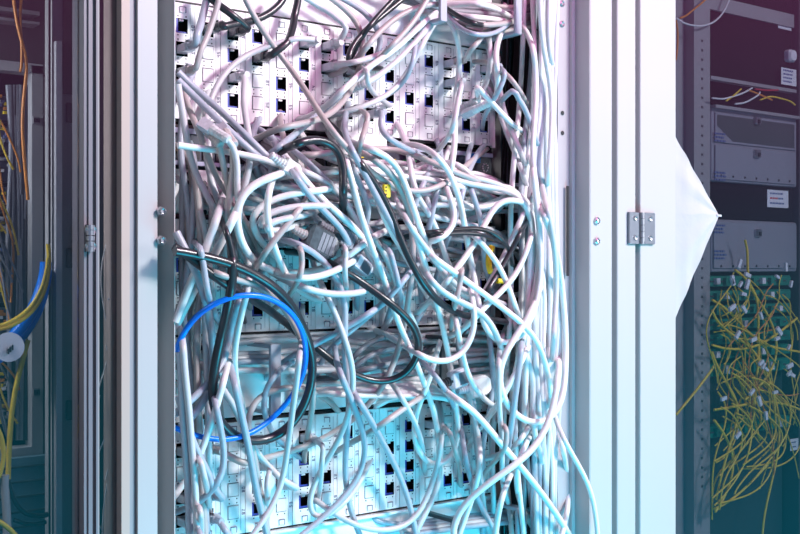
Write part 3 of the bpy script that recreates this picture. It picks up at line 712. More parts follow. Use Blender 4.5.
# --- traced cables, back to front
T = [
('b','cool grey cable from the left column of the uppermost panel up past the top edge','208,-8 206,6 203,18 195,33 187,43 181,50',None,(1,0,2),.0042),
('k','black cable from the top edge to a smoky plug in the third jack column','206,-8 216,5 224,12 231,20 238,29',None,(1,2,1),.0042),
('k','black cable curving left from the top edge over the first jacks','286,-8 281,8 272,16 258,21 240,24 222,26 212,28 207,32','x',(1,1,1),.0044),
('k','glossy black cable falling from the top edge to the fourth jack column','299,-8 296,15 291,32 284,43 275,51 269,56',None,(1,3,2),.0044),
('w','beige cable from the top edge to the lower left jack beside the post','220,-8 216,15 206,38 197,56 191,66',None,(1,0,3),.0034),
('g','thick white cable arching left from the sixth jack and down the left side','304,39 292,39 272,45 250,52 237,60 222,75 213,90 208,107 204,125 204,143 208,167 213,191 223,211 230,235 232,260',(1,5,1),None,.0034),
('g','white cable hanging straight down from the third jack column','247,76 243,82 242,95 243,107 245,120 250,133 251,163 250,177 243,188 237,206 236,225',(1,2,3),None,.0036),
('b','upper of two cool grey cables running down right into the bright boot','178,72 190,84 205,97 225,115 241,130 259,149 273,162',None,'L',.0037),
('b','lower of two cool grey cables running down right into the bright boot','178,80 196,98 215,117 235,136 250,150 266,163',None,None,.0037),
('g','grey cable dropping steeply from the left post past the black socket','178,84 181,107 185,119 187,147 195,173 207,197 218,213 226,240 228,262',None,None,.0036),
('w','warm grey cable beside the socket plate, crossing two others','184,96 187,107 199,129 205,147 213,173 223,189 234,199 241,214 252,236',None,None,.0036),
('h','white cable lying almost level from the left post to the bright boot','178,145 195,148 225,151 251,156 269,160 280,165',None,None,.0036),
('w','short brown grey cable dropping from its boot in the switch, nearer the post','219,143 222,160 227,180 231,202 236,222','L',None,.0034),
('w','brown grey cable dropping from its boot in the switch, farther from the post','233,143 234,168 231,190 227,208 224,232','L',None,.0036),
('g','grey cable bent over behind the two brown boots','226,138 238,150 238,165 236,190 240,212','L',None,.0034),
('b','cool grey cable rising diagonally from the bright boot over the panel edge','271,153 287,141 303,127 319,115 329,105 343,92 361,80 373,66 382,50 384,34 373,18 359,6 342,-2 330,-8',None,None,.0037),
('w','warm grey cable arching from the top edge behind the diagonal','325,-6 341,5 355,16 363,30 364,46 361,66 358,78 349,95 341,107 325,119 300,124 270,130 257,139',None,None,.0036),
('g','small grey arch from the top edge into the seventh jack column','298,-6 314,2 327,10 335,18 340,30 341,42',None,(1,6,1),.0036),
('k','outer black loop hanging under the top left cable fan','412,-8 391,8 375,22 362,33 351,44 344,56 344,67 350,73 358,70',None,'x',.0036),
('k','inner black loop hanging under the top left cable fan','400,-8 385,9 368,25 358,42 352,54','x','in',.0034),
('g','grey cable leaving the seventh jack column towards the top rings','342,64 359,62 375,57 390,50 405,42 421,26 437,10',(1,6,2),None,.0036),
('g','lowest cable of the fan spreading from the first top ring','443,10 432,22 418,40 405,53 390,68 377,78 364,84',None,'L',.0038),
('h','thick white cable of the fan from the first top ring','442,8 425,20 410,36 395,50 378,61 360,72 345,90 330,102 322,110',None,None,.0037),
('w','uppermost cable of the fan from the first top ring','441,4 420,5 400,14 384,27 370,40 360,58 352,66',None,None,.0036),
('g','grey cable dropping left from the ring past the open jacks','440,14 428,34 419,50 413,63 404,80 396,92 380,101 362,107 345,112',None,None,.0034),
('b','thin bluish cable curving down between the open jacks','418,30 415,45 414,60 411,76 404,87 393,94',None,None,.0030),
('w','warm grey cable of the fan reaching the panel number strip','430,-6 418,16 402,36 388,48 380,58 373,66',None,None,.0034),
('h','white cable falling from the first top ring straight down the panel','440,10 448,14 454,24 459,40 461,58 458,80 455,100 454,115 456,143 452,165 449,178',None,None,.0036),
('h','upper white cable bowed between the two top rings','446,6 465,2 485,3 500,9 514,19',None,None,.0040),
('h','lower white cable bowed between the two top rings','447,14 462,17 480,17 497,19 515,23',None,None,.0038),
('w','warm grey cable crossing between the two top rings','448,22 465,24 485,26 505,24 520,20',None,None,.0036),
('k','upper black cable sagging between the two top rings','446,8 462,20 478,27 495,28 512,20',None,None,.0034),
('k','lower black cable sagging between the two top rings','450,20 460,30 476,37 490,37 502,32 512,24',None,None,.0032),
('b','bluish cable sagging lowest between the two top rings','447,16 457,29 472,36 488,38 499,34 508,27',None,None,.0030),
('w','short warm grey cable leaving a jack under the second top ring','482,38 474,48 466,57 460,60',None,(1,12,1),.0036),
('g','grey cable dropping from under the rings with a short hook, left one','489,36 491,56 490,76 487,90 480,97 474,102',None,'L',.0036),
('h','white cable dropping from under the rings with a short hook, right one','500,32 495,42 494,58 498,74 501,88 500,98 494,103 487,104',None,'L',.0038),
('w','warm beige cable leaning right at the last jack column','497,65 504,68 512,78 520,90 528,102 533,115',None,None,.0034),
('h','white cable swinging right from the lower jacks to the bundle','466,79 478,87 488,97 497,107 507,121 516,131 526,135 533,136',(1,13,3),None,.0036),
('b','bluish cable leaving the last jack column downwards','504,85 514,90 523,102 531,122 536,140',(1,14,3),None,.0036),
('h','white cable turning down from the second top ring','522,24 530,33 534,48 536,75 536,107 533,137 533,167 539,207 539,244 538,274 534,294 528,320 520,350 514,380',None,None,.0038),
('g','grey cable hugging the drilled flange near the top','549,-8 548,30 550,60 555,76 559,90',None,None,.0036),
('h','white cable slanting down the upper channel','540,-8 541,30 545,56 549,75 552,100 551,140 548,180',None,None,.0036),
# tangle
('b','cool grey cable leaving the bright boot on its upper side','303,158 311,165 321,176 333,186 345,197 352,214 358,236','x',None,.0036),
('g','uppermost grey cable running right from the bright boot','300,170 315,175 330,184 343,196 352,209 358,228 366,246 372,262',None,None,.0037),
('h','white cable running down right from the bright boot','293,166 306,182 320,198 334,211 350,222 365,240 378,262',None,None,.0040),
('b','lower cool grey cable running down right from the bright boot','290,168 300,182 310,198 325,212 342,228 352,246 355,270',None,None,.0036),
('h','thick white cable arching left under the bright boot','283,173 268,178 255,181 241,192 236,208 236,224 241,244 249,260 262,269 280,274 300,274 318,270 333,268 349,254 363,244 372,238',None,None,.0042),
('h','white cable bowed through the middle, upper arch','320,190 300,192 280,197 262,202 250,210 246,222 252,230','in',None,.0038),
('g','grey cable bowed through the middle, lower arch','332,206 312,205 290,207 270,212 256,219 252,227 262,231 275,226','in',None,.0038),
('g','grey cable bowed tightly below the two arches','300,216 282,219 266,222 258,226 262,234 276,235 290,228','in',None,.0036),
('h','white cable dropping through both arches onto the middle panel','272,180 267,192 266,212 270,232 275,252 285,272',None,None,.0036),
('w','straight warm grey cable leaning left across the arches','306,200 296,215 284,229 273,241 264,254 258,264',None,'x',.0036),
('k','thick black hooked cable arching over the middle of the tangle','287,148 297,143 311,137 324,136 336,142 344,156 344,173 342,190 343,204','x',None,.0046),
('w','long beige cable crossing the uppermost panel and sweeping into the tangle','242,-8 253,15 262,30 275,48 290,67 304,88 316,107 327,124 338,139 351,152 365,167 381,180 395,188 411,193 433,192 446,185 454,177',None,None,.0034),
('w','brownish cable arching right across the heart of the tangle','371,157 380,161 390,170 398,183 405,198 410,213 413,236 413,264 410,290 406,318 399,349 389,376 375,398 355,418 334,433 315,443 295,450 267,458 241,461 222,459','in',(3,1,1),.0038),
('h','white cable arching beside the brownish one','366,147 378,150 390,155 398,163 403,178 409,196 416,214 424,240 436,262 448,282 459,296 474,301 484,300','in',None,.0038),
('h','long white cable running down right over the middle panel','346,160 353,184 360,214 368,236 375,256 384,278 391,300 397,321 407,341 417,365 427,391 435,412 438,434 440,457 439,487 432,505 421,517 414,540','in',None,.0037),
('h','white cable falling steeply through the centre','378,200 386,224 396,240 410,262 420,282','in',None,.0038),
('h','white cable forming the U over the lowest panel','413,228 421,250 428,276 436,300 443,328 449,357 453,387 457,411 459,430 457,450 449,466 438,471 426,466 417,454 413,436 414,416 421,400 430,380 436,356','in',None,.0036),
('g','grey cable crossing the centre down to the right','402,212 414,234 426,248 438,264 449,280 460,292 478,297 492,300','in',None,.0036),
('b','cool grey cable parallel to the black one in the centre','352,150 364,172 374,192 386,214 398,236 410,258','in',None,.0036),
('k','black cable running behind the yellow tag and curving right','352,152 362,168 376,182 383,195 391,214 401,241 411,262 421,281 431,295 443,307 457,315 475,319 492,320','in',None,.0042),
('h','white cable with a wide bend ending under the side ring','437,156 447,164 454,180 461,203 464,222 468,246 474,276 478,300 481,321 488,336 498,347 508,349 519,343 530,322 538,300 541,270 540,235 536,200 533,170','in',None,.0038),
('h','white cable crossing into the side ring and turning back down left','524,202 513,196 503,196 494,203 487,222 473,246 462,262 452,276 440,290',None,None,.0038),
('g','grey cable leaning left below the side ring','521,219 510,243 500,265 491,280 484,292 478,304',None,None,.0036),
('k','black cable leaning left beside the yellow tags','523,228 512,250 499,272 488,290 480,302',None,None,.0034),
('h','white cable slanting right past the yellow tags','468,230 482,243 494,256 504,275 511,294 518,314',None,None,.0036),
('h','white cable leaning from the bundle down to the middle panel end','531,236 523,262 510,284 496,297 482,308 474,318',None,None,.0036),
('h','long white cable from the centre out to the right bundle','424,250 438,262 452,270 470,284 490,298 508,312 526,326 537,338 545,362 552,392 549,420',None,None,.0037),
('g','grey cable curving low over the middle panel end','428,276 440,292 456,302 476,306 490,318 496,332 502,350',None,None,.0038),
('k','upper dark cable lying level left of the side ring','424,233 445,231 470,228 490,228 502,233 507,244',None,None,.0030),
('k','lower dark cable lying level left of the side ring','426,236 448,234 470,232 488,233 499,240',None,None,.0026),
('h','white cable turning up in a tight loop left of the side ring','426,243 440,243 451,238 456,226 457,210 450,196','in','in',.0038),
('h','big white loop hanging lowest by the drilled flange','540,206 549,226 557,252 562,288 565,321 566,351 565,381 562,405 554,421 541,428 524,424 509,411 499,394 497,375 502,357 514,338 527,322 536,300',None,None,.0042),
('h','white cable rising into the bundle from the lowest panel jacks','526,352 516,372 508,388 500,402 490,418 480,427',None,None,.0036),
('b','cool grey cable dropping left of the big loop','522,340 520,360 516,392 512,420 508,450 504,480',None,None,.0038),
# left side
('h','broad white cable slanting down left to the post, front one','238,208 231,224 223,240 212,258 203,274 191,296 182,314 174,330',None,None,.0044),
('g','broad grey cable slanting down left to the post, rear one','218,214 214,230 206,248 198,266 190,284 182,304 175,322',None,None,.0042),
('b','bluish cable crossing low behind the slanting pair','176,232 184,248 192,262 199,280 206,300 210,321 213,341 214,367 211,387 204,404 193,418 180,427',None,None,.0042),
('b','mottled blue grey cable bending left at the lower post','240,300 231,321 229,345 221,370 206,386 188,403 174,415',None,None,.0040),
('h','long white cable hanging down inside the blue loop','248,286 245,300 240,321 235,341 234,362 236,382 241,402 246,421 249,440',None,None,.0035),
('g','grey cable curving from the left strands into the lowest panel','212,376 222,388 233,402 241,420 248,440 258,455 267,467 279,481 293,491',None,(3,4,3),.0038),
('w','arched pale cable inside the lower right of the blue loop','300,388 288,386 275,387 262,391 252,400 247,415 247,430 254,450 256,470 262,500 267,520 268,540',None,None,.0036),
('b','cool grey cable arching beside the pale arch','278,371 268,379 263,390 262,405 265,422 273,436 284,447',None,None,.0034),
('k','long black cable from the left post looping over the middle to the manager','174,247 190,256 207,272 228,286 249,298 267,308 283,320 298,334 315,346 332,361 345,371 365,380 385,384 403,379 415,367 421,350 420,334 412,321 401,311 392,304 375,292 355,277 340,268 328,262',None,'x',.0044),
('b','cool grey cable crossing low on the middle panel','340,340 355,328 370,314 385,303 398,290 406,278',None,None,.0034),
('b','bluish cable slanting up right from the middle panel bottom','300,352 318,343 334,334 350,326 366,316 380,306',None,None,.0036),
('b','cool grey cable arching over the middle panel and down to the lowest','287,240 300,242 312,249 323,260 334,272 342,287 346,304 345,325 344,352 347,380 350,400 348,425 345,457 346,487 351,513 361,538',None,None,.0036),
('g','white cable dropping from the middle panel in a long S','324,290 333,308 341,328 349,352 354,372 353,392 349,412 342,436 331,452 322,470 313,483 307,502 308,518 316,524 333,514 346,502 357,490 363,476',None,None,.0034),
('g','grey cable swinging across the lower middle panel','294,284 310,290 326,295 345,296 362,292','in',None,.0038),
('h','white cable bridging the jacks of the middle panel','288,277 304,281 322,277 338,270 352,262',None,None,.0038),
('w','warm grey cable lying behind the big dark ring','205,268 222,278 240,280 258,284 276,296 290,318 303,342 311,366 314,392 312,415 306,440',None,None,.0034),
('k','big dark ring cable left of the middle, thickest of all','175,251 194,254 215,259 235,265 255,274 275,287 290,302 300,320 308,338 313,358 313,378 307,402 293,424 277,438 259,444 241,442 225,432 215,414 211,394 214,370 219,346 225,320 231,294 233,272 232,248',None,None,.0052),
('k','short black cable dropping into the left manager corner','222,222 231,240 233,262 236,280','in',None,.0034),
('B','bright blue cable drawn in one big round loop','176,352 180,338 190,320 205,308 225,298 245,294 261,294 279,300 292,311 300,324 306,338 308,352 306,370 297,391 283,408 267,424 251,435 231,440 211,440 191,435 174,427',None,None,.0030),
# lower
('w','long grey cable sweeping across the jacks of the lowest panel','392,377 381,392 368,406 351,422 334,433 312,444 292,452 264,459 240,462 222,459','in','x',.0034) if False else None,
('h','bluish white cable leaning left over the first lower jacks','226,372 219,398 213,420 209,430 204,446 193,470 179,490 170,502',None,None,.0036),
('b','cool grey cable ending in a jack near the lower left corner','178,396 183,412 188,428 195,447 204,466 214,482 218,493 215,500',None,(3,1,3),.0036),
('b','blue grey cable hooking left under the long pale cable','214,396 219,418 222,438 226,456 223,476 214,491 200,504 190,508',None,None,.0036),
('b','grey cable leaving the lowest jack near the corner along the bottom','213,523 222,530 232,538',(3,1,4),None,.0038),
('b','blue grey cable running straight down along the lower post, left one','180,352 181,362 182,378 183,410 186,450 188,473 189,507 190,540',None,None,.0042),
('g','grey cable running straight down along the lower post, right one','183,346 184,364 187,390 190,420 192,452 195,480 196,510 197,540',None,None,.0036),
('b','speckled blue cable falling across the lowest panel to the bottom edge','233,376 238,400 243,420 247,440 252,464 256,492 263,516 268,540',None,None,.0040),
('g','grey cable rising from the bottom edge to the crossing','249,540 261,524 271,510 281,489 284,475 287,450 291,425 293,405 297,380 300,350',None,None,.0034),
('b','blue cable hooking at the lowest panel centre','340,372 350,396 359,420 366,440 366,455 362,472 351,489 340,502 326,516 310,528 296,540',None,None,.0036),
('b','long blue grey cable slanting across the lower jacks to the bottom','357,398 368,415 378,434 388,452 397,468 407,494 413,516 417,540',None,None,.0038),
('g','grey cable curling along the bottom edge below the panel','326,508 340,518 356,527 380,532 400,529 415,522 424,504 432,484 438,468 441,446 443,420',None,None,.0036),
('w','warm grey cable crossing the manager to the lowest panel','420,398 404,408 388,420 372,432 356,440','in',None,.0038),
('g','grey cable falling from the manager between the lower jacks','394,386 404,400 412,416 420,432 424,452','in',None,.0034),
('b','cool grey cable arching over the lowest panel right of centre','430,370 443,384 452,398 458,418','in',None,.0034),
('h','white cable ending at the jacks under the manager ring','456,321 461,345 466,372 478,395 488,406 496,409',None,'x',.0034),
('h','U shaped white cable hanging across the manager ring','411,350 424,359 437,365 453,363 465,353 473,338 476,318 472,296',None,None,.0036),
('b','grey cable dropping right of the last lower jack','462,430 463,450 468,469 472,487 481,508 494,528 500,540',None,None,.0034),
('h','pale cable sweeping down past the last lower jacks','476,425 481,447 480,471 473,497 463,522 458,540',None,None,.0038),
('g','grey cable dropping behind the long diagonal','499,360 499,400 501,430 503,455 501,480 506,500',None,None,.0034),
('h','white cable curving left beneath the big loop, rear one','530,424 524,438 515,450 505,454',None,'in',.0036),
('h','white cable curving left beneath the big loop, middle one','537,424 528,440 519,455 515,475 516,492 521,507',None,None,.0036),
('h','white cable leaning down left at the bottom of the channel','512,470 505,488 499,505 495,540',None,None,.0038),
('h','long straight white cable running diagonally to the bottom right','454,397 466,404 478,415 488,428 501,444 516,461 534,483 550,505 562,522 572,540',None,None,.0042),
('h','white cable sweeping from the big loop down left across the bottom','558,376 554,405 546,430 534,449 518,463 500,475 477,492 459,509 452,523 454,540',None,None,.0042),
('h','white cable falling along the flange to the bottom edge','554,418 561,436 566,467 569,497 566,523 560,540',None,None,.0036),
('g','grey cable slanting right across the side ring bottom','545,200 552,230 556,262 556,300 553,345',None,None,.0038),
]
NOI = {'x'}
for rec in T:
    if not rec: continue
    kind, label, pts, a, b, r = rec
    a = None if a == 'x' else a; b = None if b == 'x' else b
    K(kind, label, pts, a, b, r)
# the cable that strays in front of the white frame
K('h','white cable straying out of the cabinet across the white right post','549,380 551,405 557,425 564,440 574,458 587,480 595,506 598,540', deep=lambda x,y: -.075-.045*min(1,max(0,(x-552)/12)), r=.0034)

# extra plugged leads for jacks listed as plugged but not used above
used = set()
for P in (1,2,3):
    for (c, r) in sorted(parse(PLUG[P])):
        lab = {1:'short grey lead plugged into the uppermost patch panel',2:'short grey lead plugged into the middle patch panel',3:'short grey lead plugged into the lowest patch panel'}[P]
        if (P,c,r) in {(1,0,2),(1,2,1),(1,1,1),(1,3,2),(1,0,3),(1,5,1),(1,2,3),(1,6,1),(1,6,2),(1,12,1),(1,13,3),(1,14,3),(3,1,1),(3,1,3),(3,1,4),(3,4,3)}: continue
        q = portpos(P,c,r); x, y = proj((q.x,-.034,q.z))
        sx = R_.choice((-1,1,1)); ln = R_.uniform(24,60)
        K(pick('gbw'), lab, [(x,y),(x+4*sx,y+5),(x+9*sx,y+ln*.35),(x+R_.uniform(-4,14)*sx,y+ln*.7),(x+R_.uniform(-14,20)*sx,y+ln)], (P,c,r), 'in', .0033, group=lab.replace('short grey lead','short grey leads'))

# big bright boot where the cables meet, big connectors in the tangle
def connector(label, px, py, v, ang, L_, W_, mbody, mboot, name='cable_connector'):
    t = at(px,py,v); e = empty(name, t); tag(e, label, 'connector')
    d = (at(px+math.cos(ang)*10, py+math.sin(ang)*10, v)-t).normalized(); n = Vector((0,-1,0)); n = (n-d*n.dot(d)).normalized(); s = d.cross(n)
    m = MB(); prof = []
    sec = [(-.5,.55,.6),(-.42,1,1),(.25,1,1),(.40,.80,.9),(.5,.55,.7)]
    vs = []
    for (f, w, h) in sec:
        for (a_, b_) in ((-1,-.6),(-.8,-1),(.8,-1),(1,-.6),(1,.6),(.8,1),(-.8,1),(-1,.6)):
            vs.append(t+d*(f*L_)+s*(a_*w*W_/2)+n*(b_*h*W_*.30))
    fs = [(i*8+j,i*8+(j+1)%8,(i+1)*8+(j+1)%8,(i+1)*8+j) for i in range(4) for j in range(8)]+[tuple(range(7,-1,-1)), tuple(range(32,40))]
    m.add(vs, fs, mbody); m.build('housing', e)
    m = MB()
    for k in range(4):
        c = t+d*(-.1+k*.13)*L_
        a_ = [c+s*(x*W_*.34)+n*(W_*.31)+d*(q*.002) for x,q in ((-1,-1),(1,-1),(1,1),(-1,1))]
        m.add(a_, [(0,1,2,3)], METALD)
        a2 = [p_ - n*.0015 for p_ in a_]; m.add(a_+a2, [(0,1,5,4),(1,2,6,5),(2,3,7,6),(3,0,4,7)], METALD)
    if mbody is not CM['h']: m.build('contact', e)
    m = MB(); prof = []
    for k in range(6): prof += [(.0062-.0003*k, .0035*k),(.0046-.0002*k, .0035*k+.0018)]
    m.lathe(t-d*(L_*.5-.002), -d, prof, mboot, 12); m.build('boot', e)
connector('bright white ribbed boot where many cables meet under the uppermost panel', 291,169,-.112, math.radians(35), .022,.017, CM['h'], CM['h'])
connector('large smoky connector with a ribbed grey boot in the tangle', 320,243,-.112, math.radians(28), .040,.030, CLEARD, CM['w'])
connector('second smoky connector lying below the large one', 343,238,-.104, math.radians(32), .034,.024, CLEARD, CM['d'])
connector('clear connector with metal contacts under the smoky pair', 362,266,-.100, math.radians(40), .026,.018, CLEAR, CM['d'])
connector('clear connector with dark ribbed boot on the manager ring', 459,378,-.085, math.radians(-20), .030,.022, CLEAR, CM['k'])
connector('pale connector block above the right end of the lowest panel', 478,386,-.07, math.radians(-15), .034,.026, CM['h'], CM['b'])
# yellow tags
def ytag(label, pts, w, v):
    W = catmull([tuple(at(x,y,v)) for x,y in pts], .003); m = MB()
    m.tube(W, w, YEL, 10); tag(m.build('cable_tag', origin=W[0]), label, 'cable tag')
o = MB(); a = at(383,184,-.116); b = at(390,198,-.116)
o.bevbox((a.x,-.118,b.z),(b.x,-.114,a.z), YEL, .0012)
for k in range(4): o.box((a.x+.002,-.1186,b.z+.003+k*.004),(a.x+.0035,-.118,b.z+.0045+k*.004), DOT)
tag(o.build('cable_tag'), 'small yellow tag with dark print beside the black cable', 'cable tag')
ytag('long yellow sleeve in the gap left of the side channel', [(492,246),(489,256),(489,266),(491,273)], .0040, -.088)
ytag('short yellow sleeve lying just below the long one', [(497,281),(505,281)], .0034, -.084)
ytag('dark yellow sleeve low in the side channel', [(519,474),(520,486),(518,495)], .004, -.03)

# ------------------------------------------------------------ yellow fibres behind the right glass
fib = [
 '712,352 722,380 740,400 735,430 728,450 722,472 716,500', '714,420 722,432 735,446 734,470 728,494 715,512',
 '714,509 726,505 745,490 760,472 770,462', '745,240 750,260 745,285 760,300 775,330 778,360 762,385 745,400',
 '712,300 730,310 745,330 760,345 790,350 800,352','676,415 690,398 705,380 714,366','712,310 720,330 745,340 762,362 775,395 780,440 772,480 763,520 762,545',
 '714,410 745,405 775,400 805,412','712,345 740,352 770,340 797,318','735,270 752,282 760,300 757,330 760,360 752,400 756,430 760,440']
for s in fib: K('y','thicker yellow fibre hanging behind the right glass', s, deep=VR-.03, r=.0022, group='thicker yellow fibres behind the right glass', name='fibre_cable', cat='fibre cable', nn=6)
for k in range(46):
    x0 = 712+R_.uniform(0,75); y0 = 272+R_.uniform(0,110); x1 = 714+R_.uniform(0,86); y1 = y0+R_.uniform(20,130); y1 = min(y1, 452 if k%3 else 500)
    d = VR-.012-.03*R_.random()
    K(pick('yyyyo'), 'thin yellow fibre in the tangle over the green trays', wander(x0,y0,x1,y1,5,R_.uniform(5,18),R_.uniform(-22,22)), deep=d, r=.0012, group='thin yellow fibres over the green trays', name='fibre_cable', cat='fibre cable', nn=5)
for k in range(16):
    x0 = 712+R_.uniform(0,60); y0 = 372+R_.uniform(0,50)
    q_ = [(x0,y0),(x0+R_.uniform(5,30),y0+R_.uniform(5,25)),(x0+R_.uniform(10,40),y0+R_.uniform(25,50)),(x0+R_.uniform(-10,30),y0+R_.uniform(55,80)),(max(712,x0-R_.uniform(0,30)),y0+R_.uniform(75,105))]
    K('y','yellow fibre looping loosely in front of the dark lower unit', q_, deep=VR-.015-.03*R_.random(), r=.0016, group='loose yellow fibres before the dark lower unit', name='fibre_cable', cat='fibre cable', nn=5)
for k in range(30):
    x = 722+R_.uniform(0,72); y = 258+R_.uniform(0,120) if k<24 else 380+R_.uniform(0,60)
    m = MB(); c = at(x,y,VR-.05); a = R_.uniform(0,3); w = R_.uniform(.005,.009)
    d = Vector((math.cos(a),0,math.sin(a))); e = Vector((-d.z,0,d.x)); vs = []
    for yy in (-.002,.002):
        for sa,sb in ((-1,-1),(1,-1),(1,1),(-1,1)): vs.append(c+d*sa*w+e*sb*w*.4+Vector((0,yy,0)))
    m.add(vs,[(0,1,2,3),(7,6,5,4),(0,4,5,1),(1,5,6,2),(2,6,7,3),(3,7,4,0)],STICK)
    tag(m.build('fibre_connector'),'small white fibre connector among the yellow fibres','connector','white fibre connectors')
for (kd,s,lb) in (('h','676,18 688,27 705,30 720,22 728,8 731,-8','thin white cable sagging at the top behind the right glass'),('o','676,20 679,30 678,45 676,60','orange cable loop hanging by the frame behind the right glass'),
    ('o','711,-6 700,5 690,16 680,18','thin red orange cable at the top behind the right glass'),('h','712,98 722,102 736,99 745,92 752,88','white cable lying on the small cable shelf, left one'),
    ('h','735,104 750,104 757,98 760,92','white cable lying on the small cable shelf, right one'),('o','748,90 758,93 765,97 772,100','orange cable on the small cable shelf'),('y','760,100 770,92 785,97 795,105','yellow cable on the small cable shelf, right one'),('r','755,89 766,92 778,90','red cable on the small cable shelf'),
    ('y','726,101 735,96 741,89','yellow cable on the small cable shelf, left one')):
    K(kd, lb, s, deep=VR-.012, r=.0016, name='thin_cable', cat='cable', nn=6)

# ------------------------------------------------------------ cables of the left neighbour
for k in range(26):
    x = R_.uniform(0,14); y = R_.uniform(80,420)
    K(pick('yyoyd'), 'thin yellow cable in the dense bunch at the left photo edge', wander(x-12,y,x+R_.uniform(-4,14),y+R_.uniform(30,110),5,6,R_.uniform(-8,8)), deep=VL-.01+R_.uniform(0,.03), r=.0012, group='thin yellow cables in the far left rack', name='thin_cable', cat='cable', nn=5)
for k in range(12):
    x = 8+k*1.9
    K(pick('kkdk'), 'black cable hanging in the far left rack', wander(x,85,x+R_.uniform(-6,6),440,6,3), deep=VL+.015, r=.0026, group='black cables hanging in the far left rack', name='hanging_cable', cat='cable', nn=6)
for (kd,s,lb,r,d) in (
   ('B','-6,352 12,340 26,322 38,300 45,282 46,262','thick blue cable curving up behind the far left glass',.0085,-.03),
   ('B','-6,362 10,350 26,334 38,312 46,290 47,270','second blue cable curving just below the thick one',.0070,-.02),
   ('y','-6,330 12,328 28,318 41,302 48,284 50,262 48,244','outer yellow cable curving beside the blue ones',.0030,-.05),
   ('y','-6,327 12,324 27,313 39,297 46,278 48,258','inner yellow cable curving beside the blue ones',.0026,-.05),
   ('o','13,-8 16,20 22,45 28,60 22,120 28,200','orange brown cable falling from the top left corner',.0024,-.012),
   ('o','22,-8 19,25 24,55 20,72','thin brown cable near the top left corner',.002,-.012),
   ('y','28,340 20,370 14,395 10,430 8,480','thick yellow cable falling towards the lower left corner',.0036,-.03),
   ('y','-4,425 4,440 6,455 4,470 -4,480','yellow cable loop at the lower left edge',.0030,-.035),
   ('w','5,475 5,500 8,520 6,545','pale conduit in the lower left corner',.0055,-.035),
   ('k','8,480 14,505 28,520 48,514','upper black cable branching in the lower left corner',.0034,-.035),
   ('k','14,520 30,528 46,522','lower black cable branching in the lower left corner',.0030,-.035),
   ('y','-4,520 8,524 16,534 22,545','yellow cable in the lower left corner',.0036,-.05)):
    K(kd, lb, s, deep=d, r=r*.72, name='thin_cable', cat='cable', nn=8)
m = MB(); c = at(9,347,-.06); m.lathe(c,(-.35,-1,0),[(.014,0),(.014,.0015)],STICK,20)
for k in range(4):
    q = at(8+k*2.3,352-k*2.0,-.0625); m.box((q.x-.0006,-.0645+k*.0006,q.z-.002),(q.x+.0006,-.0615,q.z+.003),DOT)
tag(m.build('cable_label'),'round white cable label with dark marks at the left photo edge','label')
for k, s in enumerate(('121,200 112,225 104,250 100,275 102,300 107,325','121,240 114,262 111,290 113,315 109,340 111,360','122,325 112,342 104,372 95,400 90,410','106,345 113,375 118,395 125,420 119,440 110,470 104,500 102,540','123,305 116,330 121,355','124,420 112,455 105,480','100,395 95,412 94,424','104,440 92,470 88,500 93,520 102,530','118,390 122,370 124,355','108,300 116,290 121,280')):
    K('h' if k<6 else 'b','thin shiny wire hanging in the dark gap left of the main cabinet', s, deep=-.060-.001*k, r=.0007, group='thin wires in the dark gap', name='thin_wire', cat='wire', nn=5)

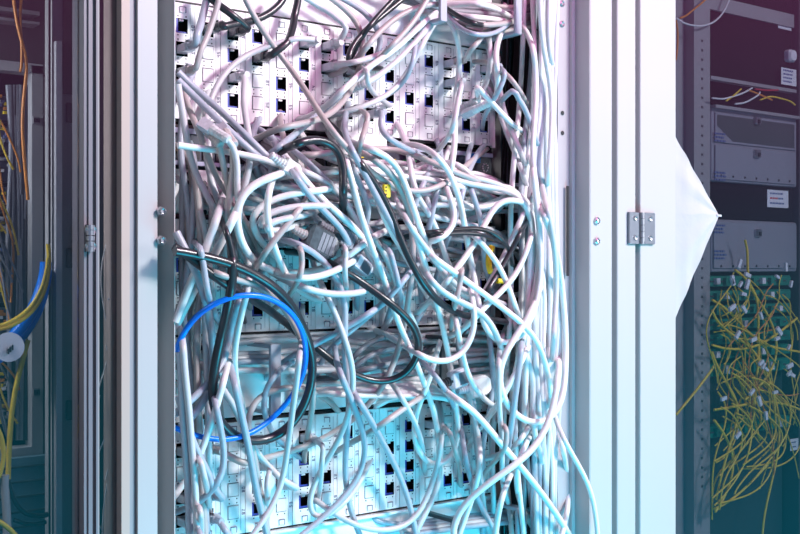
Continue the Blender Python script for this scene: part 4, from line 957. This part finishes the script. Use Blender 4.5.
# ------------------------------------------------------------ camera, light
cd = bpy.data.cameras.new('camera'); cam = bpy.data.objects.new('camera', cd); col.objects.link(cam)
cd.sensor_width = 36; cd.lens = 36*F/800; cd.clip_start = .02
cam.location = (CU, CV, H); cam.rotation_euler = (math.pi/2, 0, -math.atan2(SA, CA)); C.camera = cam
def area(name, loc, tgt, size, e, c, sy=None):
    l = bpy.data.lights.new(name, 'AREA'); l.energy = e; l.color = c; l.size = size
    if sy: l.shape = 'RECTANGLE'; l.size_y = sy
    o = bpy.data.objects.new(name, l); col.objects.link(o); o.location = loc
    o.rotation_euler = (Vector(tgt)-Vector(loc)).to_track_quat('-Z','Y').to_euler(); return o
area('aisle_key_fill', (1.45,-2.3,H+1.45), (.25,0,H), .5, 110, (1,.985,1.0))
area('aisle_key_fill', (1.9,-1.9,H+.1), (.3,0,H-.05), .5, 12, (.96,.98,1.0))  # soft fill added from the aisle, no actual lamp there
area('left_fill_light', (-.50,-.04,H+.22), (-.14,.0,H-.02), .16, 2.8, (.95,.97,1))  # added fill to brighten the left cabinet's inside, which has no lamp
area('magenta_tint_light', (.35,-.75,H+.78), (.35,0,H+.25), .5, 4.6, (1,.18,.55))  # invented light that lays a pink tint over the upper part
area('teal_tint_light', (.35,-.75,H-.80), (.35,0,H-.30), .5, 12, (.0,.58,.82))  # invented light that lays a teal tint over the lower part
w = bpy.data.worlds.new('world'); C.world = w; w.use_nodes = True
nt = w.node_tree; bg = nt.nodes['Background']
tc = nt.nodes.new('ShaderNodeTexCoord'); sp = nt.nodes.new('ShaderNodeSeparateXYZ'); mr = nt.nodes.new('ShaderNodeMapRange'); cr_ = nt.nodes.new('ShaderNodeValToRGB')
mr.inputs['From Min'].default_value = -.50; mr.inputs['From Max'].default_value = .50
e = cr_.color_ramp.elements; e[0].position = .22; e[0].color = (.0,.36,.52,1); e[1].position = .94; e[1].color = (.05,.06,.08,1)
for q_, c_ in ((.42,(.03,.24,.34,1)),(.56,(.13,.13,.24,1)),(.72,(.38,.11,.30,1)),(.80,(.34,.12,.28,1))):
    k_ = e.new(q_); k_.color = c_
nt.links.new(tc.outputs['Generated'], sp.inputs[0]); nt.links.new(sp.outputs['Z'], mr.inputs['Value']); nt.links.new(mr.outputs['Result'], cr_.inputs[0]); nt.links.new(cr_.outputs[0], bg.inputs[0])
bg.inputs[1].default_value = 1.2
C.view_settings.view_transform = 'Standard'; C.view_settings.look = 'None'; C.view_settings.gamma = 1; C.view_settings.exposure = 0.0
C.view_settings.use_curve_mapping = False
C.cycles.max_bounces = 8; C.cycles.transparent_max_bounces = 12
print('cables', NC[0])
